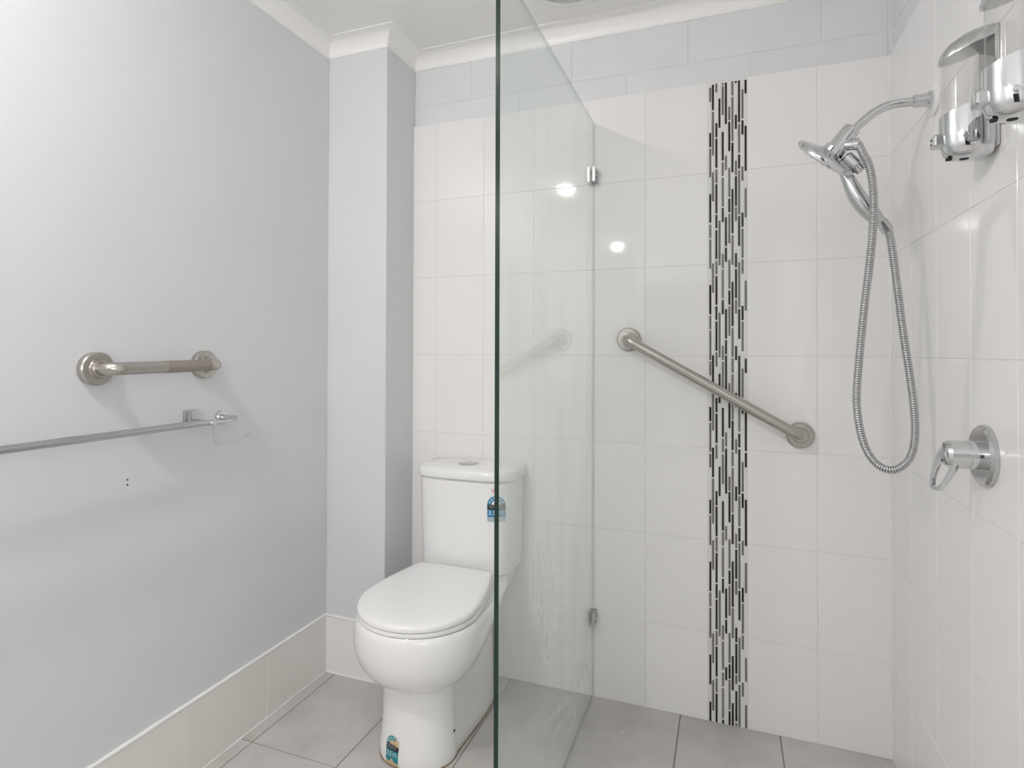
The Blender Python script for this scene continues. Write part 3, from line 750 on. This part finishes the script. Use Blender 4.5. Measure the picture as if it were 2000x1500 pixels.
def rating(root_part, fy, cx, zb, w, h, main, inner, lit):
    hw = w / 2; zc = zb + h - hw
    s0 = patch('rating_sticker', [(cx - hw, zb), (cx + hw, zb), (cx + hw, zc)] + arc(cx, zc, hw, 0, 180) + [(cx - hw, zc)], fy, lit, main, root_part)
    patch('sticker_arch', arc(cx, zc, hw * 0.50, 0, 180) + [], fy, lit + 0.0003, inner, s0)
    for a in (20, 48, 76, 104, 132, 160):
        sx_, sz_ = cx + hw * 0.76 * math.cos(math.radians(a)), zc + hw * 0.76 * math.sin(math.radians(a))
        star = [(sx_ + hw * (0.15 if q % 2 == 0 else 0.07) * math.sin(q * math.pi / 5), sz_ + hw * (0.15 if q % 2 == 0 else 0.07) * math.cos(q * math.pi / 5)) for q in range(10)]
        patch('star', star, fy, lit + 0.0003, 'sticker_white', s0)
    patch('sticker_band', [(cx - hw, zc - h * 0.20), (cx + hw, zc - h * 0.20), (cx + hw, zc), (cx - hw, zc)], fy, lit + 0.0003, 'sticker_black', s0)
    for zz in (zc - h * 0.055, zc - h * 0.125):
        patch('print_line', [(cx - w * 0.40, zz), (cx + w * 0.30, zz), (cx + w * 0.30, zz + h * 0.018), (cx - w * 0.40, zz + h * 0.018)], fy, lit + 0.0006, 'sticker_grey', s0)
    lettering('lettering', '3.5', w * 0.36, cx - w * 0.22, zc - h * 0.325, fy, lit + 0.0006, 'sticker_white', s0)
    for k in range(3):
        zz = zc - h * (0.27 + 0.045 * k)
        patch('print_line', [(cx + w * 0.08, zz), (cx + w * 0.42, zz), (cx + w * 0.42, zz + h * 0.012), (cx + w * 0.08, zz + h * 0.012)], fy, lit + 0.0006, 'sticker_white', s0)
    return s0, zc
s0, zc = rating(ci, front_y_cistern, -0.743, 0.622, 0.058, 0.088, 'sticker_blue', 'sticker_white', 0.0012)
patch('sticker_foot', [(-0.772, 0.622), (-0.714, 0.622), (-0.714, 0.638), (-0.772, 0.638)], front_y_cistern, 0.0015, 'sticker_grey', s0)
lg = lettering('watermark_sticker', 'W', 0.020, -0.748, 0.727, front_y_cistern, 0.0012, 'sticker_red', ci)
s1, zc = rating(pan, front_y_ped, -0.914, 0.006, 0.046, 0.078, 'sticker_teal', 'sticker_tan', 0.0012)
patch('torn_corner', [(-0.891, 0.058), (-0.891, 0.068)] + arc(-0.914, 0.061, 0.0231, 18, 62, 6) + [(-0.905, 0.066), (-0.900, 0.058)], front_y_ped, 0.0016, 'sticker_tan', s1)
patch('torn_foot', [(-0.937, 0.006), (-0.891, 0.006), (-0.891, 0.014), (-0.905, 0.017), (-0.914, 0.026), (-0.922, 0.014), (-0.937, 0.018)], front_y_ped, 0.0016, 'sticker_tan', s1)

# ------------------------------------------------------------------ shower arm and head (in the plane y = AY)
AY = 1.608
def P(u, v, dy=0.0): return hit(u, v, 1, AY + dy)
aw = Vector((XR, AY, 1.799))
t = thing('overhead_shower', aw, 'chrome shower arm with wide round shower head on tiled wall', 'shower arm')
build('wall_cover', MB().lathe([(0.0002, 0.036), (0.004, 0.036), (0.007, 0.030), (0.008, 0.02)], aw, (-1, 0, 0), 40), 'white_plastic', t, smooth=40)
build('wall_flange', MB().lathe([(0.008, 0.020), (0.014, 0.020), (0.018, 0.0155), (0.044, 0.0148), (0.046, 0.0120)], aw, (-1, 0, 0), 32), 'chrome', t, smooth=35)
pth = fillet([aw + Vector((-0.03, 0, 0)), P(1722, 206), P(1664, 256)], 0.06, 12)
build('pipe', MB().tube(pth, 0.0105, 20), 'chrome', t, smooth=60)
d1, d2 = P(1664, 252), P(1627, 300)
ax = (d2 - d1).normalized(); Ld = (d2 - d1).length
dv = build('diverter', MB().lathe([(-0.004, 0.014), (0.0, 0.020), (0.010, 0.0205), (0.0105, 0.0195), (0.012, 0.0195), (0.0125, 0.0215), (Ld, 0.0235), (Ld + 0.002, 0.018)], d1, ax, 36), 'chrome', t, smooth=30)
kn = P(1667, 268)
perp = Vector((-ax.z, 0, ax.x)); perp = perp if perp.x > 0 else -perp
build('diverter_knob', MB().lathe([(0.015, 0.013), (0.030, 0.013), (0.033, 0.011)], d1 + ax * 0.028, perp, 24), 'chrome_spotted', dv, smooth=35)
# dished rain head
hl, hr = P(1562, 275), P(1668, 340)
hc = (hl + hr) / 2; hd = (hr - hl).normalized(); hn = Vector((hd.z, 0, -hd.x)); hn = hn if hn.z < 0 else -hn
hn = (hn + Vector((0, 0.44, 0))).normalized()
R_ = (hr - hl).length / 2
hd_o = build('shower_head', MB().lathe([(-0.030, 0.020), (-0.018, 0.022), (-0.014, 0.030), (-0.010, 0.055), (-0.006, R_ * 0.93), (-0.003, R_ * 0.985), (0.001, R_), (0.006, R_ * 0.995), (0.009, R_ * 0.95), (0.0095, 0.0)], hc, hn, 56), 'chrome', t, smooth=35)
fp = build('face_plate', MB().lathe([(0.0092, R_ * 0.92), (0.0115, R_ * 0.88), (0.012, 0.0)], hc, hn, 48), 'white_plastic', hd_o, smooth=40)
k = 0
hy = hn.cross(hd).normalized(); hx = hy.cross(hn)
for rr, n in ((0.25, 8), (0.5, 14), (0.74, 22)):
    for q in range(n):
        a = 2 * math.pi * q / n
        build('nozzle', MB().lathe([(0.0115, 0.0022), (0.014, 0.0014)], hc + (hx * math.cos(a) + hy * math.sin(a)) * R_ * rr, hn, 6), 'sticker_grey', fp)
# cradle that holds the hand shower
c1, c2 = P(1650, 306), P(1690, 340)
ca = (c2 - c1).normalized()
build('cradle', MB().lathe([(0, 0.010), (0.004, 0.015), (0.034, 0.0165), (0.036, 0.014), (0.052, 0.0135), (0.054, 0.010)], c1 + Vector((0, -0.004, 0)), ca, 24), 'chrome_spotted', t, smooth=35)
ou = P(1668, 288)
build('hose_outlet', MB().lathe([(-0.018, 0.010), (0.0, 0.0125), (0.010, 0.0125), (0.011, 0.0145), (0.020, 0.0145), (0.022, 0.0105)], ou + Vector((-0.012, -0.012, 0.003)), (0.93, -0.35, -0.12), 24), 'chrome', t, smooth=35)

# hand shower and its hose
w0, w1, w2, w3 = P(1648, 332, 0.004), P(1680, 378, 0.004), P(1707, 415, 0.004), P(1722, 434, 0.004)
t = thing('hand_shower', w0, 'chrome hand shower with looping ribbed metal hose hanging from the arm', 'hand shower')
wp = spline([w0, w1 + Vector((-0.006, 0, -0.008)), w2 + Vector((-0.004, 0, -0.004)), w3], 8)
nW = len(wp)
build('handle', MB().tube(wp, [0.0115 + 0.0085 * math.sin(math.pi * (i / (nW - 1)) ** 0.9) for i in range(nW)], 22), 'chrome_spotted', t, smooth=60)
wd = (w3 - w2).normalized()
build('hose_nut', MB().lathe([(-0.004, 0.0118), (0.0, 0.0138), (0.026, 0.0135), (0.028, 0.0105)], w3, wd, 14), 'chrome_spotted', t, smooth=25)
hp_ = [w3 + wd * 0.024, P(1741, 478, -0.002), P(1752, 560, -0.012), P(1764, 650, -0.02), P(1780, 755, -0.024), P(1787, 830, -0.026), P(1783, 878, -0.03), P(1768, 906, -0.034), P(1742, 918, -0.036), P(1712, 906, -0.036), P(1690, 874, -0.036), P(1677, 825, -0.036), P(1673, 770, -0.036), P(1679, 690, -0.036), P(1688, 600, -0.036), P(1700, 500, -0.036), P(1706, 420, -0.036), P(1705, 365, -0.036), P(1697, 322, -0.034), P(1685, 299, -0.028), ou + Vector((0.006, -0.019, 0.001))]
hs = spline(hp_, 26)
# resample evenly, then rib it
L_ = [0.0]
for a, b_ in zip(hs[:-1], hs[1:]): L_.append(L_[-1] + (b_ - a).length)
step = 0.0018; n = int(L_[-1] / step); rs = []; k = 0
for i in range(n + 1):
    s_ = L_[-1] * i / n
    while k < len(L_) - 2 and L_[k + 1] < s_: k += 1
    f_ = (s_ - L_[k]) / max(1e-9, L_[k + 1] - L_[k])
    rs.append(hs[k].lerp(hs[k + 1], f_))
build('hose', MB().tube(rs, [0.0093 if i % 3 else 0.0070 for i in range(len(rs))], 12), 'hose_metal', t, smooth=60)

# ------------------------------------------------------------------ mixer tap
mc = Vector((XR, 1.331, 1.0115))
t = thing('mixer_tap', mc, 'chrome shower mixer tap with open loop lever on a round plate', 'mixer tap')
build('wall_plate', MB().lathe([(0.0005, 0.0575), (0.008, 0.0575), (0.0125, 0.053), (0.013, 0.0)], mc, (-1, 0, 0), 56), 'chrome_spotted', t, smooth=32)
bd = build('body', MB().lathe([(0.012, 0.0275), (0.030, 0.0270), (0.0305, 0.0255), (0.033, 0.0255), (0.0335, 0.0270), (0.060, 0.0262), (0.066, 0.022), (0.068, 0.0)], mc, (-1, 0, 0), 44), 'chrome', t, smooth=30)
# loop lever: broad at the hub, narrowing to the tip, an eye through the middle
h0 = mc + Vector((-0.050, 0, 0.020)); tip = hit(1828, 957, 1, 1.331) + Vector((-0.002, 0, 0))
ld = (tip - h0); Ll = ld.length; ld.normalize(); lw = Vector((0.5, -0.866, 0)); lw = (lw - ld * lw.dot(ld)).normalized(); ln = ld.cross(lw).normalized()
def lever_pt(s_, side, inner):
    w_ = 0.0215 * (1 - s_) + 0.0125 * s_
    return w_ - (0.0062 if inner else 0)
def lever_outline(inner):
    a0, a1 = (0.34, 0.93) if inner else (0.0, 1.0)
    pts = []
    nn = 24
    for q in range(2 * nn):
        a = 2 * math.pi * q / (2 * nn)
        s_ = (a0 + a1) / 2 - math.cos(a) * (a1 - a0) / 2
        w_ = (0.0270 * (1 - s_) + 0.0160 * s_) * (0.64 if inner else 1.0)
        ww = w_ * math.copysign(abs(math.sin(a)) ** 0.6, math.sin(a))
        pts.append(h0 + ld * (s_ * Ll) + lw * ww)
    return pts
oi_, ii_ = lever_outline(False), lever_outline(True)
th = 0.006
rings = []
for off_, base_ in ((-th, oi_), (th, oi_), (th, ii_), (-th, ii_), (-th, oi_)):
    rings.append([p + ln * off_ for p in base_])
mb = MB(); mb.loft(rings, False, False)
build('lever', mb, 'chrome', t, bevel=0.0022, smooth=40)

# ------------------------------------------------------------------ soap dispensers
def dring(cy, w, d, z, n=40, back=0.004):
    """D-shaped outline: flat back near the wall, rounded front towards -x"""
    pts = []
    for k in range(n):
        a = math.pi * k / (n - 1)
        e = 2.6
        pts.append((XR - back - d * abs(math.sin(a)) ** (2 / e), cy + w * math.copysign(abs(math.cos(a)) ** (2 / e), math.cos(a)), z))
    return pts
def dispenser(cy, label):
    t = thing('soap_dispenser', (XR, cy, 1.56), label, 'soap dispenser')
    zb, zt = 1.566, 1.800
    build('back_plate', MB().box(XR - 0.0085, XR - 0.0005, cy - 0.036, cy + 0.036, zb + 0.010, zt - 0.004), 'chrome_spotted', t, bevel=0.003)
    tk = MB()
    tk.loft([dring(cy, 0.0365, 0.067, z, back=0.009) for z in (1.640, 1.70, 1.776)], False, False)
    build('tank', tk, 'clear_plastic', t, smooth=50)
    cp = []
    for z, s_ in ((1.756, 1.0), (1.780, 1.0)):
        cp.append((z, s_))
    # cap: a shell that slopes down towards the front
    rings = []
    for s_, dz in ((1.03, -0.002), (1.045, 0.003), (1.0, 0.013), (0.85, 0.020), (0.55, 0.025), (0.1, 0.027)):
        r_ = dring(cy, 0.0375 * s_, 0.070 * s_, 0, back=0.009)
        rings.append([(x, y, 1.777 + dz - 0.36 * (XR - 0.009 - x) * (1.0 if s_ > 0.9 else s_)) for x, y, z in r_])
    build('cap', MB().loft(rings, True, True), 'chrome_spotted', t, smooth=40)
    # chrome cup with a sloping rim
    cup = []
    for s_, z in ((0.55, zb), (0.80, zb + 0.002), (0.95, zb + 0.010), (1.02, zb + 0.024), (1.04, zb + 0.045)):
        cup.append(dring(cy, 0.0375 * s_, 0.0685 * s_, z, back=0.009))
    cup.append([(x, y, 1.668 - 0.28 * (XR - 0.009 - x)) for x, y, z in dring(cy, 0.0375 * 1.04, 0.0685 * 1.04, 0, back=0.009)])
    cup.append([(x, y, 1.668 - 0.28 * (XR - 0.009 - x)) for x, y, z in dring(cy, 0.0375 * 0.985, 0.0685 * 0.985, 0, back=0.009)])
    cup.append(dring(cy, 0.0375 * 0.97, 0.0685 * 0.97, 1.630, back=0.009))
    c = build('cup', MB().loft(cup, True, True), 'chrome', t, smooth=40)
    for q, (dx, rr) in enumerate(((0.034, 0.0075), (0.058, 0.005))):
        build('drip_hole', MB().lathe([(-0.003, rr), (0.0012, rr)], (XR - 0.009 - dx, cy, zb + 0.0008), (0, 0, -1), 18), 'dark_void', c)
    build('rivet', MB().lathe([(0, 0.0045), (0.0025, 0.0045), (0.003, 0.003)], (XR - 0.052, cy - 0.0375, zb + 0.034), (0, -1, 0), 16), 'chrome', c, smooth=30)
    x0 = XR - 0.0745
    lv = build('push_lever', MB().box(x0 - 0.019, x0 + 0.008, cy - 0.0125, cy + 0.0125, 1.590, 1.614), 'chrome_spotted', t, bevel=0.004)
    build('lever_inset', MB().box(x0 - 0.0198, x0 - 0.0185, cy - 0.007, cy + 0.007, 1.595, 1.609), 'chrome', lv, bevel=0.0005)
    return t
dispenser(1.300, 'wall soap dispenser with chrome cup and clear tank between shower arm and its twin')
dispenser(1.105, 'wall soap dispenser with chrome cup hung farthest from the shower arm')
